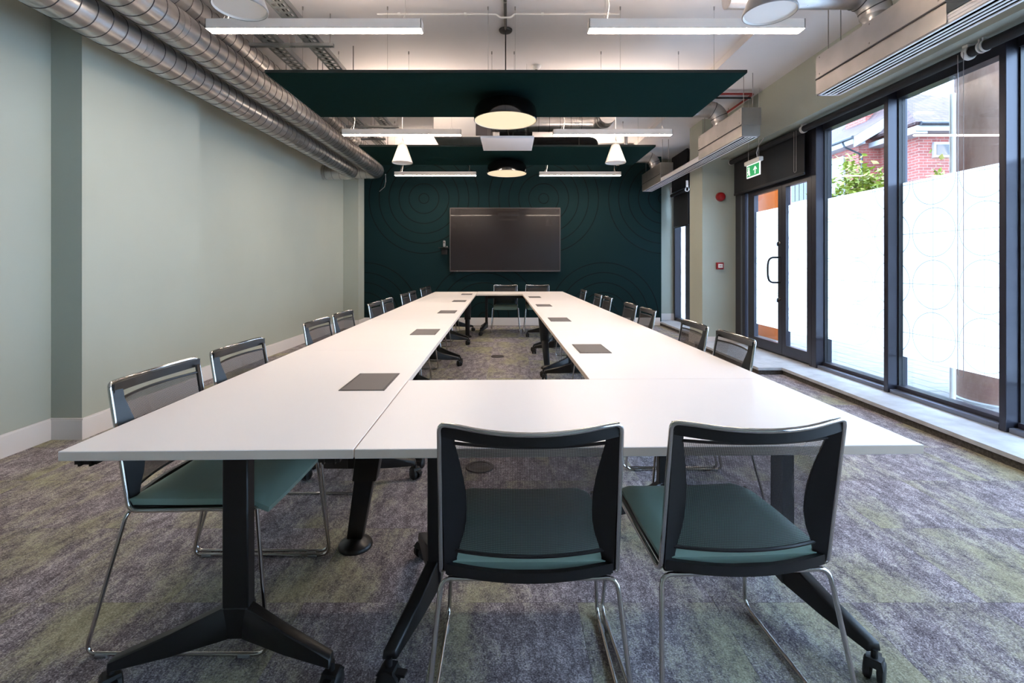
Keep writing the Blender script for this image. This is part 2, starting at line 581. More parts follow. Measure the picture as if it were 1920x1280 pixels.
def pane(name, y0, y1, label, film=True, z0=ZK + .07, z1=2.735):
    fr = MB().box(XG - .05, XG + .05, y0, y1, ZK, z0).box(XG - .05, XG + .05, y0, y1, z1, ZBH).build(name, 'frame', smooth=0, weld=False)
    tag(fr, label, 'window', kind='structure')
    B(XM + .01, XG - .05, y0, y1, ZK, ZK + .035).build('sill', 'sill', fr, smooth=0)
    B(XG - .004, XG + .004, y0, y1, z0, z1).build('glass_pane', 'glass', fr, smooth=0)
    if film:
        MB().add([(XG + .007, y0, .41), (XG + .007, y1, .41), (XG + .007, y1, 1.975), (XG + .007, y0, 1.975)], [(0, 1, 2, 3)]).build('frosted_film', 'film', fr, smooth=0)
    return fr

mull_y = [5.41, 4.382, 3.34, 2.30, 1.26, .22, -.82, -1.86]
words = ['beside the glass door', 'between the two frosted panes facing the houses', 'next to the round column outside', 'fourth from the door', 'fifth from the door', 'sixth from the door', 'seventh from the door', 'eighth from the door']
for i, y in enumerate(mull_y):
    w = .08 if i == 0 else .05
    mullion('trim_%d' % (i + 2), y, y + w, 'dark grey window mullion ' + words[i])
wl = ['next to the glass door', 'with the round column behind it', 'third from the door', 'fourth from the door', 'fifth from the door', 'sixth from the door', 'seventh from the door']
for i in range(7):
    y1 = mull_y[i] - .012
    y0 = mull_y[i + 1] + .062
    pane('window_%d' % (i + 1), y0, y1, 'full height window with frosted film band, ' + wl[i])
B(XM, XG + .06, YF, -1.86, ZK, ZBH).build('trim_10', 'frame', smooth=0)
tag(bpy.data.objects['trim_10'], 'dark end panel of the glazing behind the camera', 'panel', kind='structure')

# far alcove window
fr = MB()
fr.box(XM, XG + .06, 9.20, 9.42, ZK, 2.85).box(XM, XG + .06, 10.02, 10.1, ZK, 2.85).box(XM + .02, XG + .05, 9.42, 10.02, ZK, ZK + .06)
fr.box(XM, XG + .06, YP1, 8.0, ZK, 2.85).box(XM, XG + .06, YP1, 10.1, 2.85, ZC)
w9 = fr.build('window_8', 'frame', smooth=0, weld=False)
tag(w9, 'narrow alcove window beyond the pillar', 'window', kind='structure')
B(XG - .004, XG + .004, 9.42, 10.02, ZK + .06, 2.85).build('glass_pane', 'glass', w9, smooth=0)
B(XG - .004, XG + .004, 8.0, 9.2, ZK, 2.85).build('glass_pane', 'glass', w9, smooth=0)
MB().add([(XG + .007, 8.0, ZK), (XG + .007, 10.02, ZK), (XG + .007, 10.02, 2.3), (XG + .007, 8.0, 2.3)], [(0, 1, 2, 3)]).build('frosted_film', 'film', w9, smooth=0)

# ------------------------------------------------------------------ glass double door
dr = MB()
dr.box(XM - .005, XG + .05, 7.03, YP0, ZK, ZBH)             # jamb panel by the pillar
dr.box(XM, XG + .05, 5.49, 5.53, ZK, ZBH)                   # jamb by the window
dr.box(XM, XG + .05, 5.53, 7.03, 2.27, 2.36)                # head
dr.box(XM + .03, XG + .02, 5.53, 7.03, 2.36, ZBH)           # transom
dr.box(XM + .07, XG + .05, 5.53, 7.03, ZK, ZK + .02)        # threshold
do = dr.build('door_1', 'frame', smooth=0, weld=False)
tag(do, 'dark grey framed glass double door with frosted band', 'door', kind='structure')
B(XM - .012, XM - .005, 7.10, 7.14, ZK, 2.25).build('jamb_trim', 'sill', do, smooth=0)
def leaf(y0, y1, hinge_hi):
    x0, x1 = XM + .012, XM + .07
    zb, zt = ZK + .02, 2.27
    sa, sb = (.085, .17) if hinge_hi else (.06, .085)
    g = MB()
    g.box(x0, x1, y0, y0 + sa, zb, zt).box(x0, x1, y1 - sb, y1, zb, zt)
    g.box(x0, x1, y0 + sa, y1 - sb, zb, zb + .13).box(x0, x1, y0 + sa, y1 - sb, zt - .06, zt)
    lf = g.build('door_leaf', 'frame', do, smooth=0, weld=False)
    ya, yb = y0 + sa, y1 - sb
    xg = (x0 + x1) / 2
    B(xg - .004, xg + .004, ya, yb, zb + .13, zt - .06).build('glass_pane', 'glass', lf, smooth=0)
    MB().add([(xg + .006, ya, .41), (xg + .006, yb, .41), (xg + .006, yb, 1.975), (xg + .006, ya, 1.975)], [(0, 1, 2, 3)]).build('frosted_film', 'film', lf, smooth=0)
    return lf
lf1 = leaf(6.11, 6.97, True)
lf2 = leaf(5.535, 6.105, False)
hy = 6.15
g = MB().tube(fillet([(XM + .012, hy, 1.33), (XM - .13, hy, 1.33), (XM - .15, hy, 1.17), (XM - .13, hy, 1.01), (XM + .012, hy, 1.01)], .09, 6), .0125, 10)
h = g.build('pull_handle', 'black', lf1)
h['label'] = 'black curved pull handle'
for z in (1.515, .80):
    g = MB().lathe([(0, -.035), (.012, -.035), (.014, -.012), (.024, -.010), (.024, 0), (0, 0)], (XM + .012, 6.15, z), 14, 'X').box(XM - .028, XM + .0, 6.145, 6.155, z - .04, z)
    h = g.build('thumb_lock', 'chrome', lf1); h['label'] = 'chrome thumb turn lock'

# ------------------------------------------------------------------ roller blinds
def blind(name, y0, y1, drop, label, xb=3.335, zb=2.772, r=.036):
    t = thing(name, label, 'roller blind', (xb, y0, zb))
    MB().cyl((0, 0, 0), (0, y1 - y0, 0), r, 20).build('roller', 'blind', t)
    if drop:
        B(r - .004, r - .001, .02, y1 - y0 - .02, drop - zb, 0).build('blind_fabric', 'blind', t, smooth=0)
        B(r - .012, r + .008, .02, y1 - y0 - .02, drop - zb - .018, drop - zb + .014).build('bottom_bar', 'frame_dark', t, bevel=.004)
    for y in (-.012, y1 - y0):
        g = MB().box(-.022, .022, y, y + .012, -.03, ZBH - zb)
        g.lathe([(0, 0), (.042, 0), (.042, .012), (0, .012)], (0, y, 0), 20, 'Y')
        b = g.build('bracket', 'white', t, weld=False)
    return t
b1 = blind('roller_blind', 5.50, 7.26, 2.285, 'black roller blind half lowered over the glass door')
b2 = blind('roller_blind', 3.42, 5.46, None, 'black roller blind rolled up over the two panes beside the door')
b3 = blind('roller_blind', .9, 3.38, None, 'black roller blind rolled up, third along from the door, with white bracket')
b4 = blind('roller_blind', YF + .1, .86, None, 'black roller blind rolled up, farthest from the door')
b5 = blind('roller_blind', 9.15, 10.0, 2.0, 'black roller blind lowered in the narrow alcove window', 3.36, 2.66)
B(.0, .03, .0, .85, .05, ZC2 - 2.66).build('blackout_panel', 'blind', b5, smooth=0)
# bead chain loops
def chain(y, top, bot, x, label):
    g = MB().tube(fillet([(x, y - .022, top), (x, y - .022, bot), (x, y + .022, bot), (x, y + .022, top)], .02, 6), .0022, 6)
    return g.build('bead_chain', 'chain', b2 if label == 2 else b1)
for bl, y, bot in ((b2, 3.52, .42), (b1, 5.56, 2.3)):
    g = MB().tube(fillet([(-.05, y - bl.location.y - .022, 0), (-.05, y - bl.location.y - .022, bot - 2.772), (-.05, y - bl.location.y + .022, bot - 2.772), (-.05, y - bl.location.y + .022, 0)], .02, 6), .0024, 6)
    g.build('bead_chain', 'chain', bl)
g = MB().lathe([(0, 0), (.045, 0), (.05, .01), (.05, .03), (.04, .04), (0, .04)], (0, 3.49 - 3.42, 0), 24, 'Y').box(-.03, .03, .07, .11, 0, ZBH - 2.772)
g.build('chain_clutch', 'smoke', b2, weld=False)

# ------------------------------------------------------------------ flat screen with camera shelf
tv = thing('display_screen', 'large black flat screen on the dark green wall', 'screen', (-.086, YB, 1.743))
W2, H2 = 1.118, .645
B(-W2, W2, -.085, -.02, -H2, H2).build('casing', 'black_plastic', tv, bevel=.006)
g = MB()
g.box(-W2, W2, -.095, -.085, H2 - .014, H2).box(-W2, W2, -.095, -.085, -H2, -H2 + .024).box(-W2, -W2 + .014, -.095, -.085, -H2, H2).box(W2 - .014, W2, -.095, -.085, -H2, H2)
g.build('bezel', 'tv_bezel', tv, smooth=0, weld=False)
B(-W2 + .012, W2 - .012, -.09, -.084, -H2 + .022, H2 - .012).build('screen_glass', 'tv_screen', tv, smooth=0)
B(-.3, .3, -.02, 0, -.25, .25).build('wall_mount', 'black', tv, smooth=0)
MB().cyl((-W2 + .15, -.1, -H2 + .012), (-W2 + .15, -.094, -H2 + .012), .012, 12).build('power_light', 'grey_case', tv)
sh = thing('camera_shelf', 'small black shelf sticking out beside the flat screen', 'shelf', (-1.32, YB, 1.575))
B(-.10, .09, -.20, 0, -.006, .006).build('shelf_plate', 'black', sh, bevel=.002)
B(-.06, .06, -.012, 0, -.13, -.006).build('shelf_bracket', 'black', sh, bevel=.002)
MB().cyl((.075, -.2, .01), (.075, -.19, .03), .012, 10).build('clamp_knob', 'grey_case', sh)
cm = thing('conference_camera', 'small grey conference camera standing on the black shelf', 'camera', (-1.31, YB - .11, 1.5815))
B(-.02, .02, -.05, .05, 0, .012).build('foot', 'black_plastic', cm, bevel=.003)
B(-.022, .022, -.03, .03, .012, .14).build('body', 'grey_case', cm, bevel=.01, seg=3)
MB().cyl((0, -.031, .10), (0, -.036, .10), .013, 14).build('lens', 'black', cm)

# ------------------------------------------------------------------ chairs
def back_y(z):
    return -.215 - .066 * (z - .447) / .403

def make_chair():
    t = thing('mesh_back_chair', '', 'chair')
    g = MB()
    L = []
    for s in (-1, 1):
        side = [(s * .235, .205, .455), (s * .262, .255, .0085), (s * .262, -.325, .0085), (s * .225, -.222, .437)]
        L.append(side)
    pts = L[0] + L[1][::-1]
    g.tube(fillet(pts, [.045, .04, .03, .03, .04, .045], 6), .0065, 10)
    sled = g.build('sled_frame', 'chrome', t)
    for s in (-1, 1):
        for y in (-.27, .18):
            MB().box(s * .262 - .009, s * .262 + .009, y - .02, y + .02, 0.0, .012).build('glide', 'grey_case', sled, bevel=.003, seg=1)
    # seat rails and back tube in one bent chrome tube
    top = []
    for k in range(13):
        x = -.205 + .41 * k / 12
        q = 1 - (x / .205) ** 2
        top.append((x, -.287 - .045 * q, .853 - .012 * q))
    pts = [(-.225, .20, .450), (-.225, -.215, .441), (-.222, -.282, .851)]
    tubeL = fillet(pts + [top[1]], [.03, .02], 6)
    tubeR = [(-p[0], p[1], p[2]) for p in tubeL][::-1]
    g = MB().tube(tubeL[:-1] + top[1:-1] + tubeR[1:], .0065, 10)
    g.build('back_tube', 'chrome', t)
    # seat
    g = MB()
    nx, ny = 14, 14
    topv, botv = [], []
    def seat_pt(u, v, up):
        e = max(abs(u), abs(v))
        hw = .222 - .012 * (v > 0) * v
        x = u * hw; y = .0 + v * .225 + .008
        z = .488 + .004 * (u * u) - .006 * (1 - u * u) * (1 - v * v)
        if v > .45:
            z -= .032 * ((v - .45) / .55) ** 2
        if up:
            ed = max(0, (e - .86) / .14)
            z -= .013 * ed * ed
        else:
            z -= .036
        return (x, y, z)
    secs = []
    G = [[seat_pt(2 * i / nx - 1, 2 * j / ny - 1, True) for i in range(nx + 1)] for j in range(ny + 1)]
    H = [[seat_pt((2 * i / nx - 1) * .97, (2 * j / ny - 1) * .97, False) for i in range(nx + 1)] for j in range(ny + 1)]
    vs = [p for r in G for p in r] + [p for r in H for p in r]
    n1 = nx + 1; off = n1 * (ny + 1); fs = []
    for j in range(ny):
        for i in range(nx):
            a = j * n1 + i
            fs.append((a, a + 1, a + n1 + 1, a + n1)); fs.append((off + a, off + a + n1, off + a + n1 + 1, off + a + 1))
    ring = [i for i in range(n1)] + [j * n1 + nx for j in range(1, ny + 1)] + [ny * n1 + i for i in range(nx - 1, -1, -1)] + [j * n1 for j in range(ny - 1, 0, -1)]
    for a, b in zip(ring, ring[1:] + ring[:1]):
        fs.append((a, off + a, off + b, b))
    g.add(vs, fs).build('seat', 'seat', t, smooth=60)
    B(-.214, .214, -.212, .19, .436, .452).build('seat_pan', 'black_plastic', t, bevel=.005)
    # mesh panel, bowed
    Z0, Z1 = .505, .798
    def edge(z):
        q = math.sin(PI * max(0, min(1, (z - Z0) / (Z1 - Z0))) ** .75)
        return .192 - .026 * q, .010 + .016 * q
    def panel(u, z):
        hw, bow = edge(z)
        return (u * hw, back_y(z) + bow - .030 * (1 - u * u), z)
    nu, nz = 12, 10
    vs = [panel(2 * i / nu - 1, Z0 + (Z1 - Z0) * j / nz) for j in range(nz + 1) for i in range(nu + 1)]
    fs = [(j * (nu + 1) + i, j * (nu + 1) + i + 1, (j + 1) * (nu + 1) + i + 1, (j + 1) * (nu + 1) + i) for j in range(nz) for i in range(nu)]
    MB().add(vs, fs).build('mesh_panel', 'mesh', t, smooth=80)
    # black back frame: side webs, rails and hems
    g = MB()
    for s in (-1, 1):
        secs = []
        for j in range(13):
            z = .455 + (.828 - .455) * j / 12
            hw, bow = edge(z)
            yb = back_y(z)
            secs.append([(s * .217, yb - .005, z), (s * .220, yb + .005, z), (s * (hw - .004), yb + bow + .004, z), (s * (hw - .006), yb + bow - .003, z)])
        g.loft(secs)
    def rail(zc, hh, th, y0, bow, dip, xw):
        secs = []
        for k in range(15):
            x = -xw + 2 * xw * k / 14
            q = 1 - (x / xw) ** 2
            y = y0 - bow * q; z = zc - dip * q
            secs.append([(x, y - th / 2, z - hh), (x, y + th / 2, z - hh), (x, y + th / 2, z + hh), (x, y - th / 2, z + hh)])
        g.loft(secs)
    rail(.834, .015, .012, back_y(.834) + .004, .045, .010, .217)
    rail(.462, .013, .014, back_y(.462) + .002, .034, .004, .214)
    for z in (Z0, Z1):
        g.tube([panel(2 * i / nu - 1, z) for i in range(nu + 1)], .0045, 6)
    g.build('back_frame', 'black_plastic', t, weld=False)
    return t

def ordw(n):
    return ['', 'first', 'second', 'third', 'fourth', 'fifth', 'sixth', 'seventh', 'eighth', 'ninth', 'tenth'][n]

proto = make_chair()
first = [True]
def chair(x, y, rz, label, group):
    if first[0]:
        c = proto; first[0] = False
    else:
        c = dup(proto)
    c.location = (x, y, 0); c.rotation_euler = (0, 0, rz)
    c['label'] = label; c['group'] = group
    return c

# table frame: u across, v along
TA = math.radians(1.2)
TL0 = Vector((-1.228, 1.312))
U = Vector((math.cos(TA), math.sin(TA))); V = Vector((-math.sin(TA), math.cos(TA)))
def T(u, v):
    p = TL0 + U * u + V * v
    return p.x, p.y
def edge_x(u, y):
    return (TL0 + U * u + V * ((y - TL0.y) / V.y)).x

chair(.050, 1.458, math.radians(.3), 'black mesh-back chair facing the screen, at the table end, plain wall side', 'chairs at the near table end')
chair(.606, 1.485, math.radians(3.2), 'black mesh-back chair facing the screen, at the table end, window side', 'chairs at the near table end')
GL = 'chairs along the plain wall side'
ly = [1.79, 2.342, 3.345, 3.895, 4.895, 5.445, 6.445, 7.0, 7.995, 8.545]
for i, y in enumerate(ly):
    n = len(ly) - i
    w = 'nearest' if n == 1 else ordw(n)
    chair(edge_x(0, y) + .222, y, -PI / 2 + math.radians(random.uniform(-.5, .5)), 'mesh-back chair on the plain wall side of the table, %s from the screen' % w, GL)
ry = [2.645, 3.195, 4.195, 4.745, 5.745, 6.295, 7.38]
for i, y in enumerate(ry):
    n = len(ry) - i
    w = 'nearest' if n == 1 else ordw(n)
    chair(edge_x(2.4, y) - .192, y, PI / 2 + math.radians(random.uniform(-.5, .5)), 'mesh-back chair on the window side of the table, %s from the screen' % w, 'chairs along the window side')
chair(-.07, 8.935, PI, 'mesh-back chair with its back to the screen, on the plain wall side', 'chairs under the screen')
chair(.535, 8.935, PI, 'mesh-back chair with its back to the screen, on the window side', 'chairs under the screen')

# ------------------------------------------------------------------ tables
ZT, TT, TW, TLN = .73, .026, .80, 1.55
def make_caster():
    g = MB()
    for s in (-1, 1):
        g.lathe([(0, s * .006), (.020, s * .006), (.031, s * .009), (.031, s * .022), (.026, s * .026), (0, s * .026)], (0, 0, .031), 20, 'X')
    g.loft([[(x, y, z) for x, y, z in ((-.024, -.022, .036), (.024, -.022, .036), (.024, .03, .05), (-.024, .03, .05))],
            [(x, y, z) for x, y, z in ((-.022, -.018, .064), (.022, -.018, .064), (.018, .018, .068), (-.018, .018, .068))]])
    g.cyl((0, 0, .06), (0, 0, .09), .009, 10)
    g.box(-.012, .012, -.05, -.02, .045, .053)
    return g.mesh('caster', 'rubber', weld=False)
CASTER = make_caster()
def make_leg(s):
    """T leg; s is the end of the table it stands at, feet splay towards that end"""
    g = MB()
    g.box(-.20, .20, -.03, .03, ZT - TT - .018, ZT - TT)
    g.box(-.15, .15, -.022, .022, ZT - TT - .05, ZT - TT - .018)
    g.loft([[(-.040, -.022, .13), (.040, -.022, .13), (.040, .022, .13), (-.040, .022, .13)], [(-.038, -.022, ZT - TT - .02), (.038, -.022, ZT - TT - .02), (.038, .022, ZT - TT - .02), (-.038, .022, ZT - TT - .02)]])
    for d in (-1, 1):
        a, b = (d * .02, 0), (d * .315, s * .09)
        secs = []
        for (x, y), zt, zb, w in ((a, .205, .105, .026), (((a[0] + b[0]) / 2), (a[1] + b[1]) / 2) and (((a[0] + b[0]) / 2, (a[1] + b[1]) / 2), .152, .088, .025), (b, .108, .080, .022)):
            secs.append([(x, y - w, zb), (x, y + w, zb), (x, y + w * .8, zt), (x, y - w * .8, zt)])
        g.loft(secs)
    g.box(-.042, .042, -.025, .025, .105, .20)
    return g.mesh('leg', 'black', bevel=.004, seg=1, weld=False)
LEG = {-1: make_leg(-1), 1: make_leg(1)}
TOP = None
g = MB()
top_me = B(-TW / 2 + .0012, TW / 2 - .0012, -TLN / 2 + .0012, TLN / 2 - .0012, ZT - TT, ZT).mesh('tabletop', ['white_laminate', 'edge'], bevel=.0015, seg=1, smooth=0)
for p in top_me.polygons:
    p.material_index = 1 if abs(p.normal.z) < .3 else 0
beam_me = MB().box(-.03, .03, -.59, .59, ZT - TT - .075, ZT - TT - .025).mesh('cross_beam', 'black', bevel=.004, seg=1)
latch_me = MB().box(-.03, .03, -.012, .012, ZT - TT - .012, ZT - TT).box(-.018, -.012, -.016, .016, ZT - TT - .016, ZT - TT).box(.012, .018, -.016, .016, ZT - TT - .016, ZT - TT).mesh('linking_clip', 'black', weld=False)
lid_me = MB().box(-.085, .085, -.145, .145, ZT + .0006, ZT + .0032).mesh('power_lid', 'lid', bevel=.001, seg=1)
rim_me = MB().box(-.092, .092, -.152, -.146, ZT - .01, ZT + .0026).box(-.092, .092, .146, .152, ZT - .01, ZT + .0026).box(-.092, -.086, -.152, .152, ZT - .01, ZT + .0026).box(.086, .092, -.152, .152, ZT - .01, ZT + .0026).mesh('lid_rim', 'lid_edge', weld=False, smooth=0)
def table(u, v, rz, lid, label):
    x, y = T(u, v)
    t = thing('meeting_table', label, 'table', (x, y, 0), TA + rz, 'white flip-top tables set in a ring')
    put('tabletop', top_me, t)
    put('cross_beam', beam_me, t)
    for s in (-1, 1):
        l = put('leg', LEG[s], t, (0, s * (TLN / 2 - .165), 0))
        for d in (-1, 1):
            put('caster', CASTER, l, (d * .315, s * .09, 0), d * s * .5 + .3)
    for (cx, cy) in ((-.33, -.755), (.33, -.755), (-.33, .755), (.33, .755)):
        put('linking_clip', latch_me, t, (cx, cy, 0))
    if lid:
        p = put('power_lid', lid_me, t, (lid, 0, 0)); p['label'] = 'dark brown flap over table sockets'
        put('lid_rim', rim_me, p)
    return t
for i in range(5):
    n = 5 - i
    table(.4, TLN * (i + .5), 0, .245, 'white topped table on the plain wall side, %s from the screen' % ('nearest' if n == 1 else ordw(n)))
for i in range(4):
    n = 4 - i
    table(2.0, .8 + TLN * (i + .5) + .002, 0, -.245, 'white topped table on the window side, %s from the screen end' % ('first' if n == 1 else ordw(n)))
e1 = table(1.6, .40, PI / 2, None, 'white topped table lying crosswise behind the two chairs that face the screen')
e2 = table(1.6, .8 + 4 * TLN + .40 + .004, PI / 2, None, 'white topped table lying crosswise under the screen')

for e in (e1, e2):
    e.scale = (1, 1.6 / TLN - .001, 1)

# cable sleeves from the table sockets to the floor
def sleeve(u, v, du, dv, label):
    x, y = T(u, v); x2, y2 = T(u + du, v + dv)
    t = thing('cable_sleeve', label, 'cable sleeve', (x2, y2, 0), TA, 'cable sleeves under the table sockets')
    d = Vector((x - x2, y - y2, 0))
    a, m_, b = Vector((0, 0, .04)), Vector((d.x * .42, d.y * .42, .30)), Vector((d.x, d.y, ZT - TT - .002))
    def sec(p, w, h):
        return [(p.x - w, p.y - h, p.z), (p.x + w, p.y - h, p.z), (p.x + w, p.y + h, p.z), (p.x - w, p.y + h, p.z)]
    MB().loft([sec(m_, .052, .03), sec(b, .058, .04)]).build('upper_sleeve', 'black', t, bevel=.006)
    MB().loft([sec(a, .034, .024), sec(m_ + Vector((0, 0, .02)), .042, .026)]).build('lower_sleeve', 'black_plastic', t, bevel=.006)
    MB().lathe([(0, .045), (.03, .045), (.045, .03), (.066, .02), (.073, .008), (.073, 0), (0, 0)], (0, 0, 0), 24).build('base', 'black_plastic', t)
sleeve(.68, .775, -.112, .03, 'black cable sleeve under the plain wall side of the table, farthest from the screen')
sleeve(.66, .775 + 4 * TLN, .0, -.05, 'black cable sleeve under the plain wall side of the table, nearest the screen')
sleeve(1.74, .8 + TLN * 2.5, .03, -.25, 'black cable sleeve on a round foot under the window side of the table')

# ------------------------------------------------------------------ green acoustic rafts
def raft(y0, label):
    x0, x1, z = -2.046, 1.99, 2.838
    t = thing('acoustic_raft', label, 'ceiling raft', ((x0 + x1) / 2, y0 + .6, z), 0, 'green ceiling rafts')
    w = (x1 - x0) / 2
    B(-w, w, -.6, .6, 0, .028).build('felt_board', 'felt', t, bevel=.003, seg=1)
    MB().box(-w - .002, w + .002, -.603, -.6, .006, .030).box(-w - .002, w + .002, .6, .603, .006, .030).build('edge_trim', 'felt_edge', t, smooth=0, weld=False)
    for x in (-1.80, -1.05, -.16, .08, 1.01, 1.84):
        for y in (-.37, .53 - .0):
            g = MB().cyl((x, y, .028), (x, y, ZC - z), .0016, 6)
            g.cyl((x, y, ZC - z - .03), (x, y, ZC - z), .006, 8).cyl((x, y, .028), (x, y, .05), .006, 8)
            g.build('suspension_wire', 'wire', t, weld=False)
    return t
raft(4.05, 'dark green felt raft hung over the middle of the table')
raft(6.58, 'dark green felt raft hung nearer the screen wall')

# ------------------------------------------------------------------ dome lamps under the rafts
def dome(y, label):
    t = thing('dome_lamp', label, 'ceiling lamp', (-.038, y, 2.62), 0, 'black dome lamps')
    H = 2.838 - 2.62
    prof = [(.298, 0), (.303, .004), (.303, .07), (.292, .12), (.262, .158), (.21, .180), (.14, .188), (.10, .19), (.10, H)]
    MB().lathe(prof + [(0, H)], (0, 0, 0), 56).build('dome_shade', 'dome_black', t, smooth=50)
    MB().lathe([(.297, .001), (.290, .008), (.28, .05), (.27, .06)], (0, 0, 0), 48).build('inner_ring', 'dome_in', t, smooth=50)
    MB().lathe([(0, .012), (.15, .010), (.26, .006), (.293, .006)], (0, 0, 0), 56).build('diffuser', 'dome_glow', t, smooth=60)
    return t
dome(4.66, 'glossy black dome lamp with glowing disc under the felt raft over mid table')
dome(7.36, 'glossy black dome lamp with a warm glowing disc in front of the screen')

# ceiling rose and black flex for the nearer lamp
t = thing('ceiling_rose', 'black ceiling rose with a cable dropping to the felt raft', 'ceiling rose', (-.036, 4.70, ZC))
MB().lathe([(0, -.03), (.03, -.03), (.058, -.02), (.065, -.008), (.065, 0), (0, 0)], (0, 0, 0), 28).build('rose_cup', 'black', t)
MB().cyl((0, 0, -.03), (0, 0, 2.866 - ZC), .006, 8).build('drop_cable', 'black', t)
MB().cyl((0, 0, -.0135), (0, -4.0, -.0135), .013, 8).build('surface_conduit', 'black', t)
MB().cyl((0, -.55, -.0155), (0, -.53, -.0155), .016, 10).build('conduit_clip', 'wire', t)

# ------------------------------------------------------------------ linear luminaires
def bar(x0, y, label):
    L = 1.503; h, w, z = .068, .082, 2.881
    t = thing('linear_pendant', label, 'pendant light', (x0 + L / 2, y + w / 2, z), 0, 'white linear pendants')
    a = L / 2
    g = MB().box(-a, a, -w / 2, -w / 2 + .0012, 0, h).box(-a, a, w / 2 - .0012, w / 2, 0, h)
    g.box(-a, -a + .005, -w / 2, w / 2, .0, h).box(a - .005, a, -w / 2, w / 2, .0, h)
    g.box(-a, a, -w / 2 + .004, w / 2 - .004, .03, .036)
    g.build('housing', 'white', t, smooth=0, weld=False)
    B(-a + .005, a - .005, -w / 2 + .0015, w / 2 - .0015, -.0015, .008).build('diffuser', 'bar_down', t, smooth=0)
    B(-a + .02, a - .02, -w / 2 + .02, w / 2 - .02, h - .02, h - .012).build('uplight', 'bar_up', t, smooth=0)
    for x in (-a + .12, a - .12):
        MB().tube([(x - .03, 0, h - .016), (x, 0, h + .05), (x + .03, 0, h - .016)], .0012, 5).cyl((x, 0, h + .05), (x, 0, ZC - z), .0012, 5).build('hanger_wire', 'wire', t, weld=False)
    MB().tube([(-a + .13, 0, h - .016), (-a + .15, .01, h + .12), (-a + .11, .02, h + .35), (-a + .13, 0, ZC - z)], .003, 6).build('feed_cable', 'cable_white', t)
    return t
for y, w in ((3.36, 'farthest from the screen'), (6.10, 'between the two felt rafts'), (8.89, 'next to the screen wall')):
    bar(-2.115, y, 'lit white linear pendant on the duct side, ' + w)
    bar(.555, y, 'lit white linear pendant on the window side, ' + w)

# ------------------------------------------------------------------ cone pendants
def cone(x, y, label):
    t = thing('cone_pendant', label, 'pendant speaker', (x, y, 2.585), 0, 'white cone pendants')
    MB().lathe([(.132, 0), (.137, .004), (.135, .012), (.055, .235), (.042, .25), (0, .255)], (0, 0, 0), 40).build('cone_shell', 'cone', t, smooth=50)
    MB().lathe([(0, .012), (.125, .012), (.131, .002)], (0, 0, 0), 40).build('speaker_grille', 'smoke', t)
    MB().tube([(0, 0, .25), (.015, 0, .29), (0, 0, .33)], .006, 8).build('cable_gland', 'smoke', t)
    MB().cyl((0, 0, .30), (0, 0, ZC - 2.585), .004, 8).build('hanging_cord', 'cable_white', t)
    return t
cone(-1.42, 2.55, 'white cone shaped pendant by the ducts above the front linear pendant')
cone(1.40, 2.60, 'white cone shaped pendant on the window side above the front linear pendant')
cone(-1.42, 6.42, 'white cone shaped pendant in front of the far felt raft on the duct side')
cone(1.41, 6.42, 'white cone shaped pendant in front of the far felt raft on the window side')

# ------------------------------------------------------------------ flat ceiling microphone panel
t = thing('ceiling_microphone_panel', 'square white microphone panel hanging in front of the far felt raft', 'panel', (-.022, 5.72, 2.655))
B(-.3, .3, -.3, .3, 0, .028).build('panel', 'diffuser_white', t, bevel=.004)
for sx in (-.22, .22):
    for sy in (-.22, .22):
        MB().cyl((sx, sy, .028), (sx, sy, ZC - 2.655), .0015, 6).build('hanger_wire', 'wire', t)
MB().tube([(0, .1, .028), (.03, .1, .09), (-.02, .12, .3), (0, .1, ZC - 2.655)], .006, 8).build('data_cable', 'black', t)

# ------------------------------------------------------------------ spiral ducts along the left wall
def arc(c, r, a0, a1, n, f):
    return [f(c, r, a0 + (a1 - a0) * k / n) for k in range(n + 1)]
def spiral_duct(name, x, z, r, yend, label, pitch, xend=None, group='galvanised spiral ducts along the plain wall'):
    t = thing(name, label, 'duct', (x, YF, z), 0, group)
    L = yend - YF
    R = r * 1.25
    path = [(0, 0, 0), (0, L - R, 0)]
    g = MB().tube(path, r, 36, cap=True)
    g.build('duct_run', 'galv', t, smooth=50)
    if xend is not None:
        el = [(-R + R * math.cos(a), L - R + R * math.sin(a), 0) for a in [PI / 2 * k / 12 for k in range(13)]]
        MB().tube(el, r * 1.02, 36, cap=False).build('elbow', 'galv', t, smooth=50)
        MB().tube([(-R, L, 0), (xend - x, L, 0)], r * .985, 36).build('branch_run', 'galv', t, smooth=50)
        for q in (.15, .5, .85):
            xx = -R + (xend - x + R) * q
            MB().tube([(xx - .002, L, 0), (xx + .002, L, 0)], r * 1.0, 36).build('branch_seam', 'seam', t, smooth=50)
    # helical lock seam
    pts = []
    turns = int((L - R) / pitch)
    n = 30
    for k in range(turns * n):
        a = 2 * PI * k / n
        y = pitch * k / n
        pts.append((r * 1.003 * math.cos(a), y, r * 1.003 * math.sin(a)))
    MB().tube(pts, .0036, 4).build('spiral_seam', 'seam', t, smooth=60)
    # couplings every 3 m
    for y in (3.55, 6.1):
        if y < yend - .3:
            MB().tube([(0, y - YF - .05, 0), (0, y - YF + .05, 0)], r * 1.02, 36).build('coupling_band', 'galv', t, smooth=50)
    return t
spiral_duct('spiral_duct', -2.74, 2.85, .122, 8.46, 'galvanised spiral duct running lowest along the plain sage wall', .12, XL)
spiral_duct('spiral_duct', -2.48, 3.0, .133, 9.17, 'galvanised spiral duct running nearest the table along the plain wall', .12, -2.96)
spiral_duct('spiral_duct', -2.60, 3.31, .115, 9.6, 'galvanised spiral duct running highest under the ceiling', .12)
t = thing('loose_cable', 'thin grey cable hanging below the end of the spiral duct', 'cable', (-2.33, 9.1, 2.93))
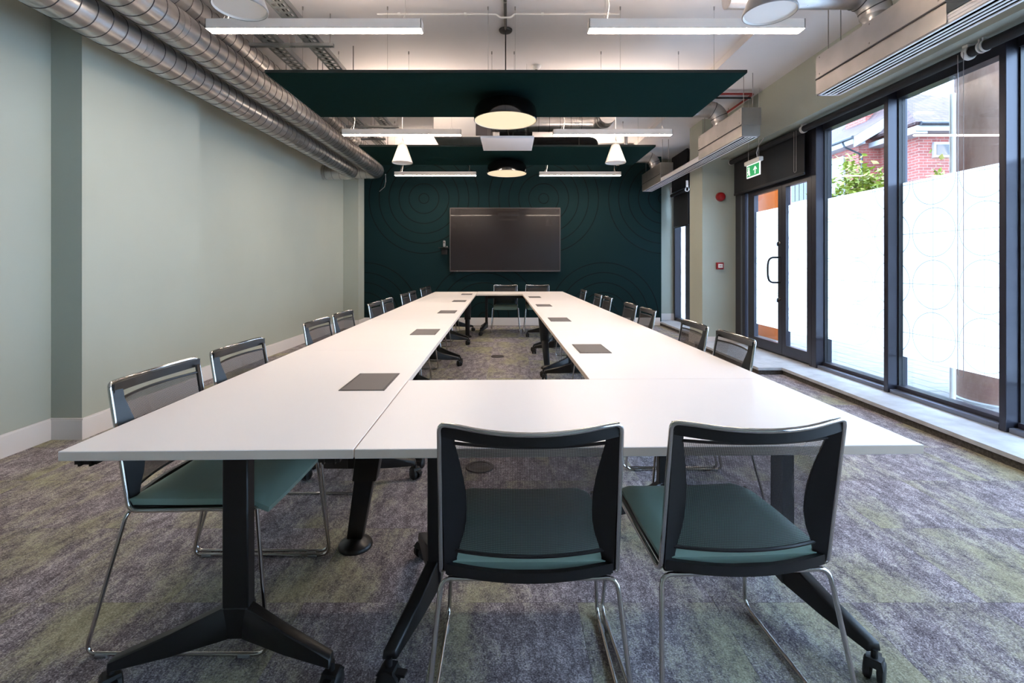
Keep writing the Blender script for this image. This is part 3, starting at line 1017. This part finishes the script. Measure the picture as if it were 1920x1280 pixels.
MB().tube([(0, 0, 0), (0, .02, -.12), (-.03, .05, -.22), (-.14, .1, -.30)], .004, 6).build('cable_strand', 'wire', t)
MB().cyl((-.005, 0, -.005), (.005, 0, .012), .008, 8).build('cable_clip', 'wire', t)

# ------------------------------------------------------------------ cable trays
def tray(x0, x1, z, y0, y1, label):
    t = thing('cable_tray', label, 'cable tray', ((x0 + x1) / 2, y0, z), 0, 'perforated cable trays')
    w = (x1 - x0) / 2; L = y1 - y0
    g = MB().box(-w, -w + .003, 0, L, 0, .05).box(w - .003, w, 0, L, 0, .05)
    g.build('side_flange', 'tray', t, smooth=0, weld=False)
    # perforated bed: three strips and rungs leave rows of slots
    g = MB()
    for a, b in ((-w, -w * .72), (-w * .34, -w * .18), (w * .18, w * .34), (w * .72, w)):
        g.box(a, b, 0, L, 0, .003)
    k = 0; y = 0.0
    while y < L:
        g.box(-w, w, y, min(L, y + .03), .0003, .0027); y += .075
    g.build('perforated_bed', 'tray', t, smooth=0, weld=False)
    for yy in (1.75 - y0, 4.4 - y0, 5.05 - y0, 7.0 - y0, 7.7 - y0):
        if .1 < yy < L - .1:
            b = MB().box(-w - .12, w + .12, yy - .02, yy + .02, -.03, -.002).build('support_channel', 'tray', t, smooth=0)
            for s in (-1, 1):
                MB().cyl((s * (w + .09), yy, -.04), (s * (w + .09), yy, ZC - z), .005, 8).build('threaded_rod', 'wire', b)
    MB().tube([(w * .3 * math.sin(k * .9), L * k / 30, .012 + .006 * math.sin(k)) for k in range(31)], .008, 6).build('tray_cable', 'black', t)
    MB().tube([(-w * .3 * math.cos(k * .7), L * k / 30, .014 + .006 * math.cos(k)) for k in range(31)], .008, 6).build('tray_cable', 'black', t)
    return t
tray(-1.86, -1.72, 3.25, -.5, 7.6, 'perforated steel cable tray hung nearest the linear pendants')
tray(-2.24, -2.09, 3.25, -.5, 8.2, 'perforated steel cable tray hung beside the spiral ducts')

# ------------------------------------------------------------------ slot diffusers with plenum boxes by the windows
DX0, DX1, DZ = 2.644, 2.83, 2.69
def diffuser(y0, y1, label):
    t = thing('slot_diffuser', label, 'air diffuser', (DX0, y0, DZ), 0, 'slot diffusers along the windows')
    L = y1 - y0; w = DX1 - DX0
    g = MB().box(0, .004, 0, L, 0, .066).box(w - .004, w, 0, L, 0, .066).box(0, w, 0, .004, 0, .066).box(0, w, L - .004, L, 0, .066).box(0, w, 0, L, .06, .066)
    g.box(-.004, 0, 0, L, .022, .026).box(-.004, 0, 0, L, .044, .048)
    g.build('diffuser_body', 'diffuser_white', t, smooth=0, weld=False)
    fw = .018; n = 4
    p = (w - 2 * fw) / n
    g = MB().box(0, fw, 0, L, -.003, .004).box(w - fw, w, 0, L, -.003, .004).box(0, w, 0, fw, -.003, .004).box(0, w, L - fw, L, -.003, .004)
    g.build('face_frame', 'diffuser_white', t, smooth=0, weld=False)
    for k in range(n - 1):
        xc = fw + p * (k + 1)
        B(xc - p * .25, xc + p * .25, fw, L - fw, -.003, .0).build('blade', 'diffuser_white', t, smooth=0)
    MB().box(fw - .004, w - fw + .004, fw - .004, L - fw + .004, .016, .020).box(fw - .004, fw - .002, fw, L - fw, .004, .018).box(w - fw + .002, w - fw + .004, fw, L - fw, .004, .018).build('slot_back', 'slot_black', t, smooth=0)
    return t
diffuser(-1.6, 4.155, 'white slot diffuser above the windows, running away from the door')
diffuser(5.485, 9.60, 'white slot diffuser above the exit sign, running to the screen wall')

def plenum(y0, y1, yn, label, start_plate=False):
    t = thing('plenum_box', label, 'air plenum', (DX0 - .012, y0, DZ + .067), 0, 'galvanised plenum boxes')
    L = y1 - y0; w = .225
    g = MB().box(.004, w - .014, 0, L, 0, .065).box(.004, .0075, 0, L, -.060, 0).box(w - .0175, w - .014, 0, L, -.060, 0)
    if start_plate:
        g.box(.004, w - .014, 0, .0025, -.060, 0)
    g.build('lower_neck', 'galv_box', t, smooth=0, weld=False)
    MB().box(0, w, 0, L, .065, .265).build('upper_box', 'galv_box', t, bevel=.004, seg=1)
    MB().box(-.004, 0, 0, L, .062, .072).build('folded_lip', 'seam', t, smooth=0)
    for q in (.04, .5, .96):
        for zz in (.03, .10, .24):
            MB().cyl((-.003 if zz > .07 else .009, L * q, zz), (.02, L * q, zz), .006, 8).build('screw', 'wire', t)
    # spigot and elbow into the branch duct
    yy = yn - y0; cx = w / 2
    MB().tube([(cx, yy, .262), (cx, yy, .31), (cx, yy, .34)], [.085, .085, .105], 28).build('spigot', 'galv', t, smooth=50)
    R = .16; zt = .34
    el = [(cx - R + R * math.cos(a), yy, zt + R * math.sin(a)) for a in [PI / 2 * k / 12 for k in range(13)]]
    MB().tube(el, .105, 28, cap=False).build('elbow', 'galv', t, smooth=50)
    for a in (PI / 8, PI * 3 / 8):
        c = Vector((cx - R + R * math.cos(a), yy, zt + R * math.sin(a))); d = Vector((-math.sin(a), 0, math.cos(a)))
        MB().tube([c - d * .004, c + d * .004], .108, 28).build('elbow_seam', 'seam', t, smooth=50)
    MB().tube([(cx - R, yy, zt + R), (cx - R - .95, yy, zt + R)], .1, 28).build('branch_duct', 'galv', t, smooth=50)
    for s in (.06, w - .06):
        for q in (.06, .94):
            MB().cyl((s, L * q, .26), (s, L * q, ZC2 - DZ - .067), .004, 8).build('drop_rod', 'wire', t)
    return t
plenum(2.917, 4.155, 3.62, 'galvanised plenum box over the windows, farthest from the screen')
plenum(5.482, 6.74, 6.30, 'galvanised plenum box above the exit sign', True)
plenum(8.43, 9.60, 9.12, 'galvanised plenum box nearest the screen wall')

# ------------------------------------------------------------------ services above the rafts
t = thing('crossing_duct', 'silver spiral duct crossing above the far felt raft', 'duct', (0, 7.05, 3.29))
MB().tube([(-.25, 0, 0), (1.18, 0, 0)], .115, 28).build('duct_run', 'galv', t, smooth=50)
el = [(1.18 + .17 * math.sin(a), -.17 + .17 * math.cos(a), 0) for a in [PI / 2 * k / 10 for k in range(11)]]
MB().tube(el, .118, 28).build('elbow', 'galv', t, smooth=50)
MB().tube([(1.35, -.17, 0), (1.35, -.42, 0)], .115, 28).build('branch_run', 'galv', t, smooth=50)
for k in range(9):
    MB().tube([(-.2 + .155 * k, 0, 0), (-.194 + .155 * k, 0, 0)], .118, 28).build('seam_ring', 'seam', t, smooth=50)
for k in range(2):
    MB().tube([(1.35, -.25 - .13 * k, 0), (1.35, -.256 - .13 * k, 0)], .118, 28).build('seam_ring', 'seam', t, smooth=50)
t = thing('insulated_pipe', 'black insulated duct crossing behind the far felt raft edge', 'pipe', (0, 7.45, 3.115))
MB().tube(fillet([(-.15, 0, 0), (1.30, 0, 0), (1.30, .5, 0)], .12, 8), .085, 24).build('insulation', 'blind', t, smooth=50)
MB().tube([(-.15, -.02, -.115), (1.25, -.02, -.115)], .022, 12).build('foil_pipe', 'galv', t)
MB().tube([(-.15, -.06, .13), (.35, -.06, .13)], .04, 16).build('small_insulation', 'blind', t, smooth=50)
t = thing('fan_coil_unit', 'white fan coil box hung above the far felt raft on the duct side', 'air unit', (-.62, 6.95, 3.04))
B(-.46, .14, -.05, .75, .02, ZC - 3.04 - .02).build('casing', 'white', t, bevel=.006)
B(.14, .36, -.03, .7, .04, .30).build('control_box', 'lid', t, bevel=.004)
B(-.05, .40, -.12, .72, 0, .018).build('drip_tray', 'white', t, bevel=.003)
MB().cyl((-.38, -.055, .40), (-.38, -.05, .40), .02, 12).build('service_port', 'grey_case', t)
for sx in (-.4, .1):
    MB().cyl((sx, .1, .45), (sx, .1, ZC - 3.04), .006, 8).build('drop_rod', 'wire', t)
t = thing('flat_oval_duct', 'flat silver duct running across under the ceiling behind the white fan coil box', 'duct', (-1.2, 7.95, 3.02))
MB().loft([[(x, -.14, -.07), (x, .14, -.07), (x, .19, 0), (x, .14, .07), (x, -.14, .07), (x, -.19, 0)] for x in (-1.0, .25)]).build('duct_run', 'galv', t, bevel=.01)
for k in range(8):
    MB().loft([[(x, -.143, -.073), (x, .143, -.073), (x, .194, 0), (x, .143, .073), (x, -.143, .073), (x, -.194, 0)] for x in (-.95 + .16 * k, -.94 + .16 * k)]).build('seam_ring', 'seam', t, smooth=0)
for x in (-.8, .1):
    MB().cyl((x, 0, .07), (x, 0, ZC - 3.02), .005, 8).build('drop_rod', 'wire', t)
t = thing('sprinkler_pipe', 'red sprinkler pipe under the ceiling above the bulkhead', 'pipe', (3.08, 6.10, 3.39))
MB().tube(fillet([(-.75, 0, 0), (0, 0, 0), (0, .85, 0)], .03, 4), .014, 10).build('pipe_run', 'redpipe', t)
MB().tube([(-.75, .03, -.04), (-.02, .03, -.04)], .012, 10).build('lower_pipe', 'black', t)
for y in (.1, .7):
    MB().cyl((0, y, 0), (0, y, ZC2 - 3.39), .004, 8).build('pipe_hanger', 'wire', t)
t = thing('ceiling_conduit', 'thin white conduit crossing the ceiling above the nearer felt raft', 'conduit', (0, 4.39, ZC - .009))
MB().tube(fillet([(-1.2, 0, 0), (-.12, 0, 0), (-.085, 0, -.0305), (.013, 0, -.0305), (.048, 0, 0), (1.0, 0, 0)], .012, 4), .008, 8).build('conduit_run', 'white', t)
for x in (-1.0, -.4, .3, .9):
    B(x - .012, x + .012, -.014, .014, -.011, .009).build('conduit_clip', 'white', t, smooth=0)
t = thing('smoke_detector', 'small white smoke detector on the ceiling behind the nearer felt raft', 'detector', (.31, 5.55, ZC))
MB().lathe([(0, -.045), (.03, -.045), (.04, -.03), (.052, -.02), (.055, 0), (0, 0)], (0, 0, 0), 24).build('detector_body', 'smoke', t)
MB().lathe([(0, -.05), (.012, -.05), (.014, -.045), (0, -.045)], (0, 0, 0), 12).build('sensor', 'grey_case', t)
t = thing('fan_sprinkler', 'small white sprinkler branch pipe behind the cone pendant on the window side', 'pipe', (1.0, 8.3, 3.05))
MB().tube(fillet([(-.45, 0, 0), (1.0, 0, 0), (1.0, 0, ZC - 3.05)], .06, 5), .032, 12).build('pipe_run', 'white', t)
MB().cyl((.86, 0, 0), (.86, 0, -.09), .02, 10).build('sprinkler_drop', 'white', t)
MB().lathe([(0, -.12), (.03, -.12), (.03, -.1), (.012, -.09), (0, -.09)], (.86, 0, 0), 14).build('sprinkler_head', 'chrome', t)

# ------------------------------------------------------------------ exit sign
t = thing('exit_sign', 'green running man exit sign with an arrow hung from the bulkhead', 'exit sign', (3.10, 6.14, 2.52))
B(-.03, .03, -.19, .19, 0, .055).build('housing', 'white', t, bevel=.012, seg=3)
sg = B(-.006, .006, -.165, .165, -.165, 0).build('sign_plate', 'white_sign', t, bevel=.002)
B(-.0075, -.006, -.152, .152, -.152, -.012).build('green_field', 'green_sign', sg, smooth=0)
def flat(g, pts, x=-.0085):
    g.add([(x, -a, b) for a, b in pts], [tuple(range(len(pts)))])
g = MB()
# arrow pointing up (drawn as seen from the room: a runs to the reader's right)
flat(g, [(.055, -.035), (.105, -.085), (.085, -.085), (.055, -.06), (.025, -.085), (.005, -.085)])
flat(g, [(.044, -.062), (.066, -.062), (.066, -.135), (.044, -.135)])
g.build('arrow', 'white_sign', sg, smooth=0, weld=False)
g = MB()
flat(g, [(-.135, -.03), (-.085, -.03), (-.085, -.14), (-.097, -.14), (-.097, -.04), (-.135, -.04)])   # doorway
flat(g, [(-.118 + .011 * math.cos(k * PI / 5), -.058 + .011 * math.sin(k * PI / 5)) for k in range(10)])
flat(g, [(-.124, -.070), (-.106, -.074), (-.100, -.098), (-.118, -.102)])
flat(g, [(-.108, -.076), (-.074, -.088), (-.076, -.097), (-.110, -.088)])
flat(g, [(-.124, -.074), (-.146, -.092), (-.140, -.098), (-.120, -.086)])
flat(g, [(-.102, -.098), (-.070, -.112), (-.074, -.138), (-.084, -.138), (-.084, -.118), (-.112, -.104)])
flat(g, [(-.118, -.100), (-.106, -.104), (-.118, -.126), (-.146, -.138), (-.148, -.129), (-.126, -.118)])
g.build('running_man', 'white_sign', sg, smooth=0, weld=False)
for y in (-.13, .13):
    MB().cyl((0, y, .05), (0, y, ZC2 - 2.52), .0022, 6).build('hanging_wire', 'cable_white', t)
MB().tube([(0, -.1, .05), (.0, -.08, .12), (.04, -.05, .22), (.1, -.06, .31)], .006, 8).build('feed_cable', 'cable_white', t)

# ------------------------------------------------------------------ fire alarm devices on the pillar
t = thing('alarm_sounder', 'round red fire alarm sounder high on the sage pillar', 'alarm', (3.19, YP0, 2.263))
MB().lathe([(0, -.07), (.045, -.068), (.06, -.055), (.064, -.03), (.064, -.012), (.055, 0), (0, 0)], (0, 0, 0), 28, 'Y').build('sounder_body', 'red', t)
MB().lathe([(.058, -.015), (.068, -.015), (.068, 0), (.058, 0)], (0, 0, 0), 28, 'Y').build('base_ring', 'red', t)
t = thing('call_point', 'square red fire call point on the sage pillar below the sounder', 'call point', (3.177, YP0, 1.22))
B(-.052, .052, -.045, 0, -.052, .052).build('case', 'red', t, bevel=.007)
pl = B(-.034, .034, -.049, -.044, -.028, .028).build('press_plate', 'smoke', t, bevel=.003)
g = MB()
g.lathe([(0, -.0505), (.008, -.0505), (.008, -.0495), (0, -.0495)], (0, 0, 0), 14, 'Y')
for s in (-1, 1):
    g.add([(s * .026, -.0503, .008), (s * .026, -.0503, -.008), (s * .012, -.0503, 0)], [(0, 1, 2)])
g.build('press_mark', 'black', pl, smooth=0, weld=False)

# ------------------------------------------------------------------ outside: paving, column, houses, shrubs
ZG = .02
gr = B(3.75, 60, -25, 70, -.2, ZG - .006).build('ground', 'ground', smooth=0)
tag(gr, 'pale paved ground outside the windows', 'ground', kind='structure')
pv = B(-.098, .098, -.148, .148, -.03, .006).mesh('paver', 'paver', bevel=.004, seg=1, smooth=0)
for i in range(8):
    for j in range(20):
        o = put('paver', pv, gr, (3.86 + .2 * i, 3.15 + .3 * j + (.15 if i % 2 else 0), ZG - .004 + random.uniform(-.002, .002)))
t = thing('concrete_column', 'thick round rough column standing outside the window', 'column', (4.40, 4.27, ZG))
MB().lathe([(0, 0), (.35, 0), (.35, .75), (.347, .755), (.347, .765), (.35, .77), (.35, 5.2), (0, 5.2)], (0, 0, 0), 48).build('shaft', 'concrete', t, smooth=50)
MB().lathe([(.35, 0), (.368, 0), (.368, .02), (.35, .03)], (0, 0, 0), 48).build('base_joint', 'stone', t, smooth=50)
t = thing('steel_post', 'slim white post standing beside the round column outside', 'post', (3.975, 4.335, ZG))
MB().cyl((0, 0, .01), (0, 0, 2.75), .022, 12).build('post_shaft', 'white', t)
B(-.05, .05, -.05, .05, 0, .012).build('base_plate', 'house_white', t, bevel=.003)
t = thing('orange_wall', 'bright orange rendered fin wall seen through the glass door', 'wall', (4.3, 7.70, 0))
B(0, .12, 0, .72, 0, 3.2).build('render_face', 'orange', t, bevel=.01)
B(-.02, .14, -.02, .74, 3.2, 3.25).build('coping', 'house_white', t, bevel=.008)

hs = thing('brick_house', 'red brick house with a tiled hip roof seen through the windows', 'house', (10.25, 14.2, 0))
def hp(name, mat, *a, **k):
    m = MB()
    for b in a: m.box(*b)
    return m.build(name, mat, hs, weld=False, smooth=0, **k)
# local coordinates: x from 10.25, y from 14.2
hp('side_wall', 'brick', (0, 6, 0, 9, 0, 5.0))
hp('front_wing', 'brick', (.65, 7.5, -1.33, .1, 0, 5.0))
def roof(name, quads, th=.08):
    vs, fs, uvs = [], [], []
    for q in quads:
        o = len(vs); vs += q; fs.append(tuple(range(o, o + len(q))))
    me = bpy.data.meshes.new(name); me.from_pydata(vs, [], fs); me.materials.append(M['tiles'])
    uv = me.uv_layers.new()
    for p in me.polygons:
        n = Vector(p.normal); e = Vector((0, 0, 1)).cross(n).normalized(); d = n.cross(e)
        for li in p.loop_indices:
            c = me.vertices[me.loops[li].vertex_index].co
            uv.data[li].uv = (c.dot(e), c.dot(d))
    o = bpy.data.objects.new(name, me); COL.objects.link(o); o.parent = hs
    sm = o.modifiers.new('thickness', 'SOLIDIFY'); sm.thickness = th; sm.offset = -1
    return o
roof('wing_roof', [[(-.35, -.35, 4.93), (.75, -.35, 5.61), (2.0, 1.6, 6.38), (2.0, 9.3, 6.38), (-.35, 9.3, 4.93)], [(2.0, 1.6, 6.38), (6.3, 1.6, 4.93), (6.3, 9.3, 4.93), (2.0, 9.3, 6.38)]])
roof('front_roof', [[(.3, -1.65, 4.95), (6.4, -1.65, 4.95), (1.75, .8, 6.62)], [(.3, -1.65, 4.95), (1.75, .8, 6.62), (1.75, 2.2, 6.62), (.3, 2.2, 4.95)]])
MB().cyl((-.38, -.3, 4.90), (-.38, 9.2, 4.90), .05, 10).build('gutter', 'gutter', hs)
MB().cyl((.4, -1.69, 4.90), (7.4, -1.69, 4.90), .05, 10).build('gutter', 'gutter', hs)
hp('soffit_board', 'house_white', (-.36, 0, -.28, 9, 4.72, 4.86), (.35, 7.4, -1.64, -1.33, 4.72, 4.86), (.3, .65, -1.60, .1, 4.66, 4.80))
# white barge board under the verge of the wing roof
vb = MB().loft([[(-.35, -.36, 4.62), (-.35, -.36, 4.92), (.75, -.36, 5.60), (.75, -.36, 5.26)], [(-.35, -.30, 4.62), (-.35, -.30, 4.92), (.75, -.30, 5.60), (.75, -.30, 5.26)]])
vb.build('barge_board', 'house_white', hs, smooth=0)
g = MB().add([(0, .0, 5.0), (.9, 0, 5.0), (.9, 0, 5.56)], [(0, 1, 2)]); g.build('gable_brick', 'brick', hs, smooth=0)
ch = hp('chimney', 'brick', (.95, 1.6, 1.0, 1.9, 5.2, 7.6))
MB().tube(fillet([(-.38, .15, 4.86), (-.38, .05, 4.70), (.06, -.06, 4.45), (.06, -.06, .2)], .08, 4), .026, 8).build('downpipe', 'gutter', hs)
w = hp('window', 'house_white', (-.06, .02, .55, 1.35, 3.35, 4.55)); B(-.07, -.055, .62, 1.28, 3.42, 4.48).build('pane', 'house_white', w, smooth=0)
w = hp('window', 'house_white', (1.0, 1.72, -1.40, -1.31, 4.08, 4.48)); B(1.06, 1.66, -1.41, -1.39, 4.14, 4.42).build('pane', 'tv_screen', w, smooth=0)
w = hp('window', 'house_white', (-.06, .02, 2.2, 3.3, 3.4, 4.6))
for k in range(4):
    B(-.08, -.055, 2.28 + .25 * k, 2.50 + .25 * k, 3.48, 4.52).build('pane', 'tv_screen', w, smooth=0)
hp('string_course', 'house_white', (-.04, 0, 2.0, 8, 3.1, 3.25))

def shrub(x, y, h, spread, n, seed, label):
    rnd = random.Random(seed)
    t = thing('garden_shrub', label, 'shrub', (x, y, 0))
    g, lf = MB(), MB()
    tips = []
    for k in range(34):
        a = rnd.uniform(0, 2 * PI); r = spread * math.sqrt(rnd.random())
        hh = h * rnd.uniform(.72, 1.0) * (1 - .35 * r / spread)
        p = [Vector((.1 * math.cos(a), .1 * math.sin(a), 0)), Vector((r * .5 * math.cos(a), r * .5 * math.sin(a), hh * .5)), Vector((r * math.cos(a), r * math.sin(a), hh))]
        g.tube(p, [.02, .014, .005], 5); tips.append(p)
    for k in range(n):
        p = rnd.choice(tips); s = rnd.uniform(.5, 1.03)
        c = p[0].lerp(p[1], s * 2) if s < .5 else p[1].lerp(p[2], s * 2 - 1)
        c = c + Vector((rnd.gauss(0, .12), rnd.gauss(0, .12), rnd.gauss(0, .10)))
        d = Vector((rnd.uniform(-1, 1), rnd.uniform(-1, 1), rnd.uniform(-.7, .5))).normalized()
        e = d.cross(Vector((rnd.uniform(-1, 1), rnd.uniform(-1, 1), 1))).normalized()
        l, w = rnd.uniform(.08, .17), rnd.uniform(.025, .045)
        m = c + d * l * .5 - Vector((0, 0, .01))
        lf.add([c, m + e * w, c + d * l, m - e * w], [(0, 1, 2), (0, 2, 3)])
    g.build('stems', 'bark', t)
    f = lf.build('foliage', 'leaf', t, weld=False, smooth=0); f['kind'] = 'stuff'
    return t
shrub(6.98, 9.80, 3.75, .62, 9000, 3, 'tall yellow green shrub in front of the brick house side wall')
shrub(7.28, 8.32, 3.1, .40, 5000, 5, 'leafy green shrub lower down beside the mullion outside')
